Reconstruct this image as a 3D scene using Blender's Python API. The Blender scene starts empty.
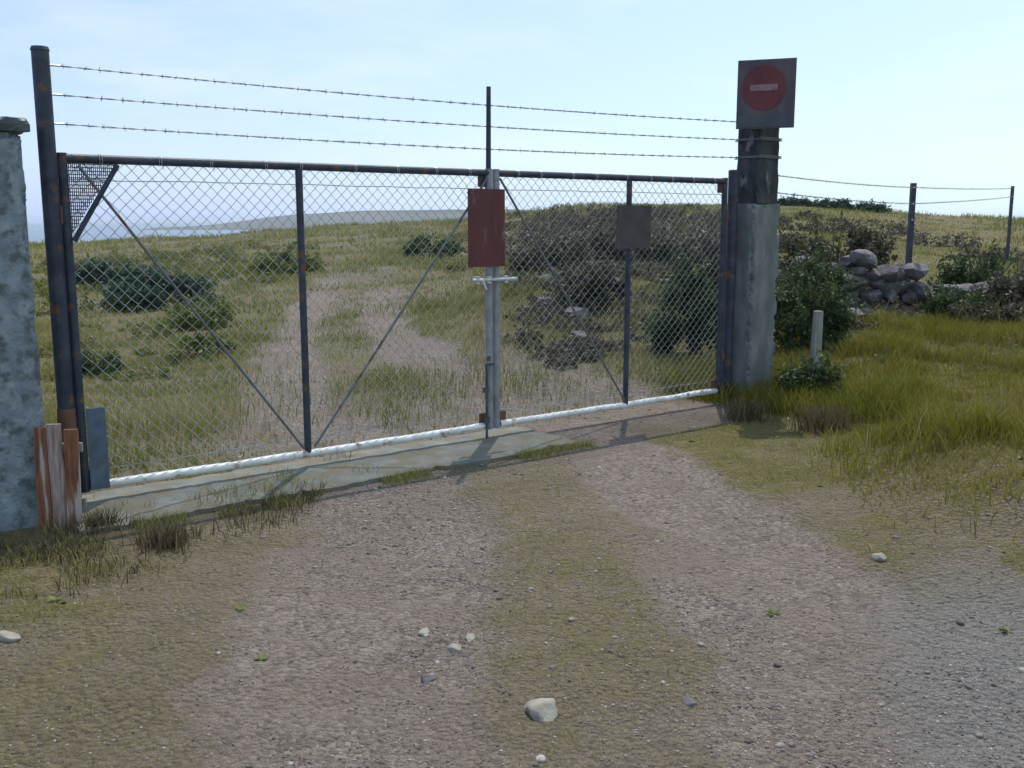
import bpy, bmesh, math, random
import numpy as np
from mathutils import Vector, Matrix, noise as mnoise

random.seed(7)
rng = np.random.default_rng(11)
sc = bpy.context.scene
COL = sc.collection
R = math.radians

# ------------------------------------------------------------------ camera
EYE = 1.72
PITCH = math.atan(0.164)
F = 1000.0
cd = bpy.data.cameras.new('camera')
cd.sensor_width = 36.0
cd.lens = 36.0 * F / 1024.0
cd.clip_start = 0.05
cd.clip_end = 60000
cam = bpy.data.objects.new('camera', cd)
cam.location = (0, 0, EYE)
cam.rotation_euler = (math.pi / 2 - PITCH, 0, 0)
COL.objects.link(cam)
sc.camera = cam

def at(px, py, Y):
    """the point seen at a photo position, at forward distance Y (survey helper)"""
    cx, cy = (px - 512) / F, (384 - py) / F
    dy = math.cos(PITCH) + cy * math.sin(PITCH)
    dz = -math.sin(PITCH) + cy * math.cos(PITCH)
    s = Y / dy
    return Vector((cx * s, Y, EYE + dz * s))

# ------------------------------------------------------------------ light
SUN_EL, SUN_AZ = R(64), R(8)
w = bpy.data.worlds.new('World')
sc.world = w
w.use_nodes = True
nt = w.node_tree
bg = nt.nodes['Background']
sky = nt.nodes.new('ShaderNodeTexSky')
sky.sky_type = 'NISHITA'
sky.sun_disc = False
sky.sun_elevation = SUN_EL
sky.sun_rotation = SUN_AZ
sky.altitude = 30
sky.air_density = 1.0
sky.dust_density = 0.5
sky.ozone_density = 1.6
# thin high cloud: brightens and whitens the sky in streaks
geo = nt.nodes.new('ShaderNodeTexCoord')
mp = nt.nodes.new('ShaderNodeMapping'); mp.inputs['Scale'].default_value = (1.2, 1.2, 5.0); mp.inputs['Location'].default_value = (0.35, 0.1, 0.2)
nz = nt.nodes.new('ShaderNodeTexNoise'); nz.inputs['Scale'].default_value = 2.3; nz.inputs['Detail'].default_value = 6
rp = nt.nodes.new('ShaderNodeValToRGB')
rp.color_ramp.elements[0].position = 0.36; rp.color_ramp.elements[0].color = (0, 0, 0, 1)
rp.color_ramp.elements[1].position = 0.72; rp.color_ramp.elements[1].color = (0.3, 0.3, 0.3, 1)
mx = nt.nodes.new('ShaderNodeMix'); mx.data_type = 'RGBA'
L = nt.links.new
L(geo.outputs['Generated'], mp.inputs['Vector']); L(mp.outputs['Vector'], nz.inputs['Vector'])
L(nz.outputs['Fac'], rp.inputs['Fac']); L(rp.outputs['Color'], mx.inputs['Factor'])
L(sky.outputs['Color'], mx.inputs[6]); mx.inputs[7].default_value = (4.6, 6.0, 7.3, 1)
sepn = nt.nodes.new('ShaderNodeSeparateXYZ'); L(geo.outputs['Generated'], sepn.inputs[0])
def wmath(op, a, b=0.0):
    k = nt.nodes.new('ShaderNodeMath'); k.operation = op; k.use_clamp = op == 'MULTIPLY_ADD'
    for i, v_ in enumerate((a, b)):
        if isinstance(v_, (int, float)): k.inputs[i].default_value = v_
        else: L(v_, k.inputs[i])
    return k.outputs[0]
hzf = wmath('MULTIPLY', wmath('POWER', wmath('SUBTRACT', 1.0, wmath('MAXIMUM', sepn.outputs['Z'], 0.0)), 6.0), .9)
side_f = wmath('MULTIPLY_ADD', sepn.outputs['X'], 1.0); side_f.node.inputs[2].default_value = .5
hc = nt.nodes.new('ShaderNodeMix'); hc.data_type = 'RGBA'; L(side_f, hc.inputs['Factor'])
hc.inputs[6].default_value = (3.1, 4.1, 6.9, 1); hc.inputs[7].default_value = (5.0, 6.5, 7.2, 1)
hm = nt.nodes.new('ShaderNodeMix'); hm.data_type = 'RGBA'; L(wmath('MAXIMUM', hzf, .62), hm.inputs['Factor']); L(mx.outputs[2], hm.inputs[6]); L(hc.outputs[2], hm.inputs[7])
cn = nt.nodes.new('ShaderNodeTexNoise'); cn.inputs['Scale'].default_value = 4.2; cn.inputs['Detail'].default_value = 8; cn.inputs['Roughness'].default_value = .62
cm = nt.nodes.new('ShaderNodeMapping'); cm.inputs['Scale'].default_value = (1, 1, 4.0); cm.inputs['Location'].default_value = (1.9, .4, .1)
L(geo.outputs['Generated'], cm.inputs['Vector']); L(cm.outputs['Vector'], cn.inputs['Vector'])
cr = nt.nodes.new('ShaderNodeValToRGB'); cr.color_ramp.elements[0].position = .47; cr.color_ramp.elements[1].position = .70
cr.color_ramp.elements[1].color = (.30, .30, .30, 1)
L(cn.outputs['Fac'], cr.inputs['Fac'])
cx_ = nt.nodes.new('ShaderNodeMix'); cx_.data_type = 'RGBA'; L(cr.outputs['Color'], cx_.inputs['Factor']); L(hm.outputs[2], cx_.inputs[6]); cx_.inputs[7].default_value = (6.3, 6.6, 7.2, 1)
L(cx_.outputs[2], bg.inputs['Color'])
bg.inputs['Strength'].default_value = 0.115

sd = bpy.data.lights.new('sun', 'SUN')
sd.energy = 2.8
sd.angle = R(0.53)
sd.color = (1.0, 0.95, 0.87)
so = bpy.data.objects.new('sun', sd)
dirv = Vector((math.sin(SUN_AZ) * math.cos(SUN_EL), math.cos(SUN_AZ) * math.cos(SUN_EL), math.sin(SUN_EL)))
so.rotation_euler = dirv.to_track_quat('Z', 'Y').to_euler()
so.location = (0, 0, 40)
COL.objects.link(so)

vs = sc.view_settings
vs.view_transform = 'Standard'
vs.look = 'None'
vs.exposure = 0.50
vs.gamma = 1.0
sc.render.film_transparent = False
try:
    sc.cycles.use_denoising = True
    sc.cycles.max_bounces = 6
    sc.cycles.transparent_max_bounces = 8
except Exception:
    pass

# ------------------------------------------------------------------ noise
def _hash(ix, iy, seed):
    n = (ix.astype(np.int64) * 374761393 + iy.astype(np.int64) * 668265263 + seed * 974711) & 0x7fffffff
    n = ((n ^ (n >> 13)) * 1274126177) & 0x7fffffff
    return ((n ^ (n >> 16)) & 0xffff) / 65535.0

def vnoise(x, y, seed=0):
    x = np.asarray(x, float); y = np.asarray(y, float)
    ix, iy = np.floor(x), np.floor(y)
    fx, fy = x - ix, y - iy
    fx = fx * fx * (3 - 2 * fx); fy = fy * fy * (3 - 2 * fy)
    a = _hash(ix, iy, seed); b = _hash(ix + 1, iy, seed)
    c = _hash(ix, iy + 1, seed); d = _hash(ix + 1, iy + 1, seed)
    return (a + (b - a) * fx) * (1 - fy) + (c + (d - c) * fx) * fy

def fbm(x, y, seed=0, oct=4):
    t, a, s = 0, 0.5, 0
    for o in range(oct):
        t = t + a * vnoise(np.asarray(x) * 2 ** o, np.asarray(y) * 2 ** o, seed + o * 17)
        s += a; a *= 0.5
    return t / s

def sst(a, b, x):
    t = np.clip((np.asarray(x, float) - a) / (b - a), 0, 1)
    return t * t * (3 - 2 * t)

# ------------------------------------------------------------------ gate line
GL = Vector((-2.60, 5.84, 0)); GR = Vector((2.03, 9.40, 0))
GU = (GR - GL).normalized(); GLEN = (GR - GL).length
GN = Vector((GU.y, -GU.x, 0))                      # towards the viewer

def gp(s, z=0.0, n=0.0):
    return GL + GU * s + GN * n + Vector((0, 0, z))

# ------------------------------------------------------------------ terrain
EB = np.array([-3.0, -.6, -.45, -.3, -.2, -.05, 0.0, .06, .15, .3, .36, .43, .5, .65, 3.0])
EE = np.array([-.022, -.024, -.024, -.016, -.008, -.001, .006, .012, .015, .0145, .010, .004, .0, -.002, -.004])
DR = 72.0
def track_c(y):
    return np.interp(y, [-20, 5.5, 7.5, 9.5, 14, 25, 57, 80], [.32, .32, -.15, -1.3, -2.45, -3.8, -8.7, -13])

def track_w(x, y):
    """1 on the wheel ruts, 0 away from them"""
    d = np.abs(np.asarray(x) - track_c(y))
    jit = (fbm(np.asarray(x) * 1.3, np.asarray(y) * 1.3, 5) - .5) * .7
    wd = 1 - .32 * sst(8, 14, y)
    body = 1 - sst(1.25, 1.75, (d + jit) / wd)
    mid = 1 - sst(.28, .6, (d + jit * .6) / wd)
    beyond = sst(7.5, 10, y)
    fade = 1 - sst(13, 34, np.asarray(y) + (fbm(np.asarray(x) * .6, np.asarray(y) * .3, 6) - .5) * 16)
    rx, ry = np.asarray(x) - GL.x, np.asarray(y) - GL.y
    s_, n_ = rx * GU.x + ry * GU.y, rx * GN.x + ry * GN.y
    jn = (fbm(np.asarray(x) * 1.1, np.asarray(y) * 1.1, 12) - .5) * 1.8
    yard = sst(.9, 1.9, s_ + jn) * (1 - sst(5.3, 6.0, s_)) * sst(-3.4, -1.9, n_ + jn) * (1 - sst(.2, .6, n_)) * .72
    return np.maximum(yard, body * (1 - mid * (0.85 - .3 * beyond)) * fade * (1 - .35 * beyond * sst(.4, .6, fbm(np.asarray(x) * .9, np.asarray(y) * .6, 7))))

def height(x, y):
    x = np.asarray(x, float); y = np.asarray(y, float)
    yy = np.maximum(y, 6.0)
    b = x / yy
    e = np.interp(b, EB, EE)
    H = EYE + DR * e
    lin = np.clip((y - 9) / (DR - 9), 0, 1)
    prof = lin ** 0.9
    h = H * prof
    h = h - np.maximum(0, y - DR - 4) ** 1.25 * 0.18
    h = np.maximum(h, -45)
    # right hand bank beside the track, rough slope behind the right leaf
    h = h + .22 * sst(2.1, 3.6, x - .12 * (y - 6)) * sst(3.6, 5.6, y) * (1 - sst(16, 24, y))
    h = h + .55 * np.exp(-((x - 1.2 - .18 * (y - 14)) / 2.2) ** 2 - ((y - 15.5) / 3.5) ** 2)
    h = h + .18 * np.exp(-((x - 3.1) / .9) ** 2 - ((y - 6.3) / 1.0) ** 2)
    amp = .03 + .25 * sst(12, 40, y)
    h = h + (fbm(x * .35, y * .35, 3) - .5) * 2 * amp * sst(3, 14, np.hypot(x, y - 0) )
    h = h + (fbm(x * 2.2, y * 2.2, 9) - .5) * .06 * sst(1, 3, y) + (fbm(x * 7.5, y * 7.5, 19, 3) - .5) * .022 * (1 - sst(9, 14, y))
    # ruts pressed into the ground
    h = h - .035 * track_w(x, y) * (1 - sst(12, 25, y))
    # level strip under the gate itself
    rx, ry = x - GL.x, y - GL.y
    s = rx * GU.x + ry * GU.y; n = rx * GN.x + ry * GN.y
    k = (1 - sst(.72, 1.25, np.abs(n - .12))) * sst(-.9, -.3, s) * (1 - sst(GLEN + .1, GLEN + .8, s))
    return h * (1 - k) + 0.0 * k

def hz(x, y):
    return float(height(np.array([x]), np.array([y]))[0])

def grass_w(x, y):
    """how grassy the ground is, 0..1"""
    x = np.asarray(x, float); y = np.asarray(y, float)
    n = fbm(x * .55, y * .55, 21)
    n2 = fbm(x * 1.9, y * 1.9, 33)
    t = track_w(x, y)
    near = 1 - sst(7.5, 9.5, y - .55 * x)
    # worn entrance in front of the gate: patchy; grassy verges on either side
    verge_r = sst(1.7, 2.6, x - .13 * (y - 6) + (n2 - .5) * 1.3) * sst(4.9, 6.0, y + (n2 - .5) * 1.2)
    verge_l = sst(2.2, 3.0, -x + (n2 - .5))
    mid = (1 - sst(.25, .62, np.abs(x - track_c(y) + (n2 - .5) * .6)))
    g_near = np.maximum.reduce([verge_r, verge_l * .75, mid * .42 * (.35 + 1.3 * n2), .22 + .6 * sst(.45, .65, n), .9 * sst(.55, .7, n2) * sst(1.6, 2.4, np.abs(x - track_c(y))), .8 * np.exp(-((x - 1.78) / .38) ** 2 - ((y - 5.0) / .6) ** 2) * (.4 + n2)])
    g_far = .45 + 1.2 * (n - .35)
    g = np.where(near > 0.5, g_near * (1 - .72 * t), g_far * (1 - .95 * t))
    rx, ry = x - GL.x, y - GL.y
    s = rx * GU.x + ry * GU.y; nn = rx * GN.x + ry * GN.y
    apron = (1 - sst(.55, .75, nn)) * sst(-.35, -.1, nn) * sst(-.2, .1, s) * (1 - sst(GLEN - .3, GLEN, s))
    return np.clip(g * (1 - apron), 0, 1)

# ------------------------------------------------------------------ materials
def new_mat(name):
    m = bpy.data.materials.new(name); m.use_nodes = True
    n = m.node_tree
    return m, n, n.nodes['Principled BSDF']

def surf(name, c1, c2, scale=8, rough=.7, metal=0, bump=.15, bscale=40, c3=None, s3=2.0, t3=(.55, .65), spec=.4, stretch=(1, 1, 1), bdist=.01):
    m, n, p = new_mat(name)
    tc = n.nodes.new('ShaderNodeTexCoord')
    mpn = n.nodes.new('ShaderNodeMapping'); mpn.inputs['Scale'].default_value = stretch
    n.links.new(tc.outputs['Object'], mpn.inputs['Vector'])
    def noise(s, d=5):
        k = n.nodes.new('ShaderNodeTexNoise'); k.inputs['Scale'].default_value = s; k.inputs['Detail'].default_value = d
        n.links.new(mpn.outputs['Vector'], k.inputs['Vector']); return k
    a = noise(scale)
    r = n.nodes.new('ShaderNodeValToRGB')
    r.color_ramp.elements[0].position = .35; r.color_ramp.elements[1].position = .68
    r.color_ramp.elements[0].color = (*c1, 1); r.color_ramp.elements[1].color = (*c2, 1)
    n.links.new(a.outputs['Fac'], r.inputs['Fac'])
    out = r.outputs['Color']
    if c3 is not None:
        b = noise(s3, 6)
        r2 = n.nodes.new('ShaderNodeValToRGB')
        r2.color_ramp.elements[0].position = t3[0]; r2.color_ramp.elements[1].position = t3[1]
        n.links.new(b.outputs['Fac'], r2.inputs['Fac'])
        x = n.nodes.new('ShaderNodeMix'); x.data_type = 'RGBA'
        n.links.new(r2.outputs['Color'], x.inputs['Factor']); n.links.new(out, x.inputs[6]); x.inputs[7].default_value = (*c3, 1)
        out = x.outputs[2]
    n.links.new(out, p.inputs['Base Color'])
    p.inputs['Roughness'].default_value = rough
    p.inputs['Metallic'].default_value = metal
    p.inputs['Specular IOR Level'].default_value = spec
    if bump:
        bb = noise(bscale, 6)
        bn = n.nodes.new('ShaderNodeBump'); bn.inputs['Strength'].default_value = bump; bn.inputs['Distance'].default_value = bdist
        n.links.new(bb.outputs['Fac'], bn.inputs['Height']); n.links.new(bn.outputs['Normal'], p.inputs['Normal'])
    return m

M = {}
M['navy_steel'] = surf('navy_steel', (.018, .026, .045), (.045, .055, .08), 9, .55, 0, .35, 60, c3=(.12, .06, .032), s3=13, t3=(.58, .66))
M['grey_steel'] = surf('grey_steel', (.05, .06, .075), (.09, .10, .115), 14, .5, .2, .2, 60, c3=(.13, .075, .045), s3=7, t3=(.62, .74))
M['rusty_steel'] = surf('rusty_steel', (.11, .055, .035), (.17, .09, .055), 18, .8, 0, .5, 70, c3=(.05, .055, .07), s3=10, t3=(.55, .62), stretch=(1, 1, .3))
M['galv'] = surf('galv', (.42, .43, .44), (.58, .59, .60), 30, .45, .35, .1, 80)
M['brace_steel'] = surf('brace_steel', (.11, .12, .125), (.19, .20, .205), 9, .6, .2, .2, 60, c3=(.12, .075, .05), s3=9, t3=(.56, .66))
M['pale_steel'] = surf('pale_steel', (.21, .22, .235), (.33, .345, .36), 9, .55, .2, .2, 60, c3=(.14, .09, .06), s3=9, t3=(.6, .7))
M['galv_wire'] = surf('galv_wire', (.20, .22, .23), (.34, .36, .37), 6, .5, .3, 0, c3=(.16, .11, .08), s3=1.5, t3=(.6, .75))
M['pale_rail'] = surf('pale_rail', (.58, .58, .56), (.82, .82, .79), 9, .45, 0, .3, 50, c3=(.30, .21, .14), s3=11, t3=(.60, .70))
M['barb'] = surf('barb', (.13, .15, .16), (.24, .26, .27), 6, .55, .4, 0)
M['concrete'] = surf('concrete', (.15, .185, .215), (.26, .30, .335), 11, .9, 0, .8, 55, c3=(.09, .11, .11), s3=14, t3=(.5, .66))
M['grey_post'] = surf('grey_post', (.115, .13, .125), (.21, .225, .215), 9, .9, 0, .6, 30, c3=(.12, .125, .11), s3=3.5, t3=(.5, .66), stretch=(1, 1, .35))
M['backlit_wood'] = surf('backlit_wood', (.02, .024, .028), (.06, .064, .066), 13, .85, 0, .8, 40, c3=(.17, .17, .165), s3=14, t3=(.60, .68), stretch=(1, 1, .4))  # upper post: backlit contrast against bright sky put into a dark colour
M['sill'] = surf('sill', (.13, .135, .115), (.21, .21, .185), 5, .95, 0, .6, 50, c3=(.16, .14, .10), s3=6, t3=(.45, .6), bdist=.02)
M['red_wood'] = surf('red_wood', (.13, .05, .024), (.25, .11, .058), 55, .85, 0, .5, 60, c3=(.38, .33, .30), s3=22, t3=(.60, .66), stretch=(1, 1, .08))
M['grey_wood'] = surf('grey_wood', (.19, .19, .155), (.31, .31, .265), 40, .9, 0, .6, 60, stretch=(1, 1, .12))
M['red_sign'] = surf('red_sign', (.085, .022, .024), (.13, .034, .034), 8, .6, 0, .05, 60, c3=(.17, .10, .085), s3=16, t3=(.57, .68), stretch=(1, 1, .22))
M['sign_red_paint'] = surf('sign_red_paint', (.10, .02, .024), (.155, .034, .038), 8, .6, 0, .1, 40, c3=(.13, .035, .035), s3=9, t3=(.58, .68), stretch=(1, 1, .3))
M['sign_white'] = surf('sign_white', (.22, .13, .135), (.31, .20, .21), 10, .6, 0, 0, c3=(.17, .05, .05), s3=14, t3=(.52, .66))
M['dark_sign'] = surf('dark_sign', (.055, .05, .058), (.10, .085, .095), 9, .55, 0, .1, 60, c3=(.13, .075, .055), s3=11, t3=(.58, .68), stretch=(1, 1, .25))
M['slate_sign'] = surf('slate_sign', (.045, .06, .07), (.07, .085, .095), 9, .5, 0, .05, 60)
M['stone'] = surf('stone', (.075, .069, .07), (.19, .172, .172), 4, .92, 0, .7, 22, c3=(.30, .29, .22), s3=7, t3=(.62, .72), bdist=.02)
M['pale_stone'] = surf('pale_stone', (.20, .18, .145), (.36, .335, .28), 9, .9, 0, .6, 40)
M['bark'] = surf('bark', (.06, .045, .03), (.12, .09, .065), 20, .95, 0, .6, 50, stretch=(1, 1, .3))

# foliage with per-vertex tint
def leaf_mat(name, dark, mid, light, trans=.25):
    m, n, p = new_mat(name)
    at_ = n.nodes.new('ShaderNodeAttribute'); at_.attribute_name = 'tint'
    r = n.nodes.new('ShaderNodeValToRGB')
    r.color_ramp.elements[0].position = 0; r.color_ramp.elements[0].color = (*dark, 1)
    r.color_ramp.elements[1].position = 1; r.color_ramp.elements[1].color = (*light, 1)
    k = r.color_ramp.elements.new(.5); k.color = (*mid, 1)
    n.links.new(at_.outputs['Fac'], r.inputs['Fac'])
    n.links.new(r.outputs['Color'], p.inputs['Base Color'])
    p.inputs['Roughness'].default_value = .6
    p.inputs['Specular IOR Level'].default_value = .25
    t = n.nodes.new('ShaderNodeBsdfTranslucent'); n.links.new(r.outputs['Color'], t.inputs['Color'])
    mixs = n.nodes.new('ShaderNodeMixShader'); mixs.inputs[0].default_value = trans
    n.links.new(p.outputs[0], mixs.inputs[1]); n.links.new(t.outputs[0], mixs.inputs[2])
    n.links.new(mixs.outputs[0], n.nodes['Material Output'].inputs['Surface'])
    return m

M['grass'] = leaf_mat('grass', (.125, .15, .026), (.24, .235, .06), (.44, .36, .18))
M['verge_grass'] = leaf_mat('verge_grass', (.115, .13, .012), (.25, .22, .028), (.33, .27, .11))
M['bush'] = leaf_mat('bush', (.022, .038, .016), (.055, .085, .028), (.11, .14, .045))
M['dark_scrub'] = leaf_mat('dark_scrub', (.04, .042, .024), (.085, .08, .05), (.15, .13, .09), .2)
M['field_green'] = leaf_mat('field_green', (.07, .095, .026), (.145, .16, .045), (.25, .235, .08), .3)
M['fresh_bush'] = leaf_mat('fresh_bush', (.06, .085, .015), (.12, .15, .03), (.20, .22, .06))
M['teal_bush'] = leaf_mat('teal_bush', (.02, .045, .03), (.04, .085, .055), (.075, .13, .08))
M['scrub'] = leaf_mat('scrub', (.042, .038, .025), (.095, .084, .056), (.17, .148, .105), .2)
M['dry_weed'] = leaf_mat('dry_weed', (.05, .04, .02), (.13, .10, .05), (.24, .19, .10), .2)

def ground_mat():
    m, n, p = new_mat('ground')
    tc = n.nodes.new('ShaderNodeTexCoord')
    def noise(s, d=6, rgh=.6):
        k = n.nodes.new('ShaderNodeTexNoise'); k.inputs['Scale'].default_value = s; k.inputs['Detail'].default_value = d
        k.inputs['Roughness'].default_value = rgh
        n.links.new(tc.outputs['Object'], k.inputs['Vector']); return k.outputs['Fac']
    def ramp(src, p0, p1, c0=(0, 0, 0), c1=(1, 1, 1)):
        r = n.nodes.new('ShaderNodeValToRGB')
        r.color_ramp.elements[0].position = p0; r.color_ramp.elements[1].position = p1
        r.color_ramp.elements[0].color = (*c0, 1); r.color_ramp.elements[1].color = (*c1, 1)
        n.links.new(src, r.inputs['Fac']); return r.outputs['Color']
    def mix(f, a, b):
        x = n.nodes.new('ShaderNodeMix'); x.data_type = 'RGBA'
        n.links.new(f, x.inputs['Factor']); n.links.new(a, x.inputs[6]); n.links.new(b, x.inputs[7]); return x.outputs[2]
    def math_(op, a, b):
        x = n.nodes.new('ShaderNodeMath'); x.operation = op
        for i, v in enumerate((a, b)):
            if isinstance(v, (int, float)): x.inputs[i].default_value = v
            else: n.links.new(v, x.inputs[i])
        return x.outputs[0]
    ga = n.nodes.new('ShaderNodeAttribute'); ga.attribute_name = 'grassy'
    ta = n.nodes.new('ShaderNodeAttribute'); ta.attribute_name = 'rut'
    soil = ramp(noise(3.2), .3, .7, (.118, .100, .068), (.20, .170, .122))
    soil2 = ramp(noise(55, 4, .75), .38, .66, (.085, .072, .055), (.27, .235, .19))
    fsoil = n.nodes.new('ShaderNodeMix'); fsoil.data_type = 'RGBA'; fsoil.inputs['Factor'].default_value = .42
    n.links.new(soil, fsoil.inputs[6]); n.links.new(soil2, fsoil.inputs[7])
    grav = ramp(noise(2.6), .3, .7, (.150, .128, .108), (.215, .185, .158))
    # small stones in the gravel
    vo = n.nodes.new('ShaderNodeTexVoronoi'); vo.inputs['Scale'].default_value = 38
    n.links.new(tc.outputs['Object'], vo.inputs['Vector'])
    bwn = n.nodes.new('ShaderNodeRGBToBW'); n.links.new(vo.outputs['Color'], bwn.inputs[0])
    stonec = ramp(bwn.outputs[0], .25, .8, (.10, .082, .070), (.30, .262, .238))
    fg = n.nodes.new('ShaderNodeMix'); fg.data_type = 'RGBA'; fg.inputs['Factor'].default_value = .45
    n.links.new(grav, fg.inputs[6]); n.links.new(stonec, fg.inputs[7])
    blot = ramp(noise(.75, 4), .42, .60)
    soilx = mix(blot, fsoil.outputs[2], ramp(noise(24, 5, .75), .3, .7, (.085, .074, .042), (.175, .150, .095)))
    gblot = ramp(noise(1.1, 5), .45, .62)
    fgx = mix(gblot, fg.outputs[2], ramp(noise(34, 5, .75), .3, .7, (.125, .102, .085), (.225, .188, .162)))
    sx = n.nodes.new('ShaderNodeSeparateXYZ'); n.links.new(tc.outputs['Object'], sx.inputs[0])
    rutf = ramp(math_('ADD', ta.outputs['Fac'], math_('MULTIPLY', math_('SUBTRACT', noise(3.5, 7, .65), .5), 1.7)), .25, .8)
    base = mix(rutf, soilx, fgx)
    bgf = ramp(math_('ADD', math_('MULTIPLY', math_('SUBTRACT', sx.outputs['X'], math_('MULTIPLY', sx.outputs['Y'], .3)), .9), math_('MULTIPLY', noise(1.7, 5), .6)), .5, .85)
    near_ = n.nodes.new('ShaderNodeMapRange'); n.links.new(sx.outputs['Y'], near_.inputs[0]); near_.inputs[1].default_value = 5.0; near_.inputs[2].default_value = 4.0
    nf = n.nodes.new('ShaderNodeMix'); nf.data_type = 'RGBA'; n.links.new(near_.outputs[0], nf.inputs['Factor']); nf.inputs[6].default_value = (0, 0, 0, 1); n.links.new(bgf, nf.inputs[7])
    base = mix(nf.outputs[2], base, ramp(noise(40, 5, .75), .3, .7, (.115, .112, .104), (.225, .222, .212)))
    gcol = mix(ramp(noise(.9), .42, .6), ramp(noise(14, 5, .7), .3, .7, (.085, .08, .026), (.16, .14, .055)),
               ramp(noise(18, 5, .7), .3, .7, (.095, .082, .043), (.19, .165, .10)))
    gf = ramp(math_('ADD', ga.outputs['Fac'], math_('MULTIPLY', math_('SUBTRACT', noise(9, 6, .7), .5), 1.1)), .36, .62)
    spk = n.nodes.new('ShaderNodeMix'); spk.data_type = 'RGBA'; spk.blend_type = 'OVERLAY'; spk.inputs['Factor'].default_value = .75
    n.links.new(mix(gf, base, gcol), spk.inputs[6]); n.links.new(ramp(noise(130, 3, .8), .34, .66, (.37, .345, .32), (.97, .92, .885)), spk.inputs[7])
    n.links.new(spk.outputs[2], p.inputs['Base Color'])
    p.inputs['Roughness'].default_value = .95
    p.inputs['Specular IOR Level'].default_value = .2
    hsum = math_('ADD', math_('MULTIPLY', noise(60, 6, .75), .6), math_('MULTIPLY', vo.outputs['Distance'], -.8))
    hsum = math_('ADD', hsum, math_('MULTIPLY', noise(11, 5), 1.6))
    bn = n.nodes.new('ShaderNodeBump'); bn.inputs['Strength'].default_value = 1.0; bn.inputs['Distance'].default_value = .04
    n.links.new(hsum, bn.inputs['Height']); n.links.new(bn.outputs['Normal'], p.inputs['Normal'])
    return m
M['ground'] = ground_mat()

def sea_mat():
    m, n, p = new_mat('sea')
    p.inputs['Base Color'].default_value = (.05, .10, .13, 1)
    p.inputs['Roughness'].default_value = .28
    tc = n.nodes.new('ShaderNodeTexCoord')
    k = n.nodes.new('ShaderNodeTexNoise'); k.inputs['Scale'].default_value = .25; k.inputs['Detail'].default_value = 6
    n.links.new(tc.outputs['Object'], k.inputs['Vector'])
    bn = n.nodes.new('ShaderNodeBump'); bn.inputs['Strength'].default_value = .7; bn.inputs['Distance'].default_value = 1.0
    n.links.new(k.outputs['Fac'], bn.inputs['Height']); n.links.new(bn.outputs['Normal'], p.inputs['Normal'])
    return m
M['sea'] = sea_mat()
M['far_hill'] = surf('far_hill', (.055, .065, .045), (.10, .10, .07), .004, .95, 0, 0)

# ------------------------------------------------------------------ mesh helpers
def mesh_np(name, V, quads=None, tris=None, mat=None, parent=None, tint=None, smooth=False, attrs=None):
    me = bpy.data.meshes.new(name)
    V = np.asarray(V, np.float32)
    nq = 0 if quads is None else len(quads); ntr = 0 if tris is None else len(tris)
    me.vertices.add(len(V)); me.vertices.foreach_set('co', V.ravel())
    loops = []
    if nq: loops.append(np.asarray(quads, np.int32).ravel())
    if ntr: loops.append(np.asarray(tris, np.int32).ravel())
    lv = np.concatenate(loops)
    me.loops.add(len(lv)); me.loops.foreach_set('vertex_index', lv)
    me.polygons.add(nq + ntr)
    tot = np.concatenate([np.full(nq, 4, np.int32), np.full(ntr, 3, np.int32)])
    st = np.concatenate([[0], np.cumsum(tot)[:-1]]).astype(np.int32)
    me.polygons.foreach_set('loop_start', st)
    if smooth: me.polygons.foreach_set('use_smooth', np.ones(nq + ntr, bool))
    me.update(calc_edges=True); me.validate()
    at_ = dict(attrs or {})
    if tint is not None: at_['tint'] = tint
    for k, v in at_.items():
        a = me.attributes.new(k, 'FLOAT', 'POINT'); a.data.foreach_set('value', np.asarray(v, np.float32))
    o = bpy.data.objects.new(name, me)
    if mat: me.materials.append(mat)
    COL.objects.link(o)
    if parent: o.parent = parent
    return o

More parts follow.
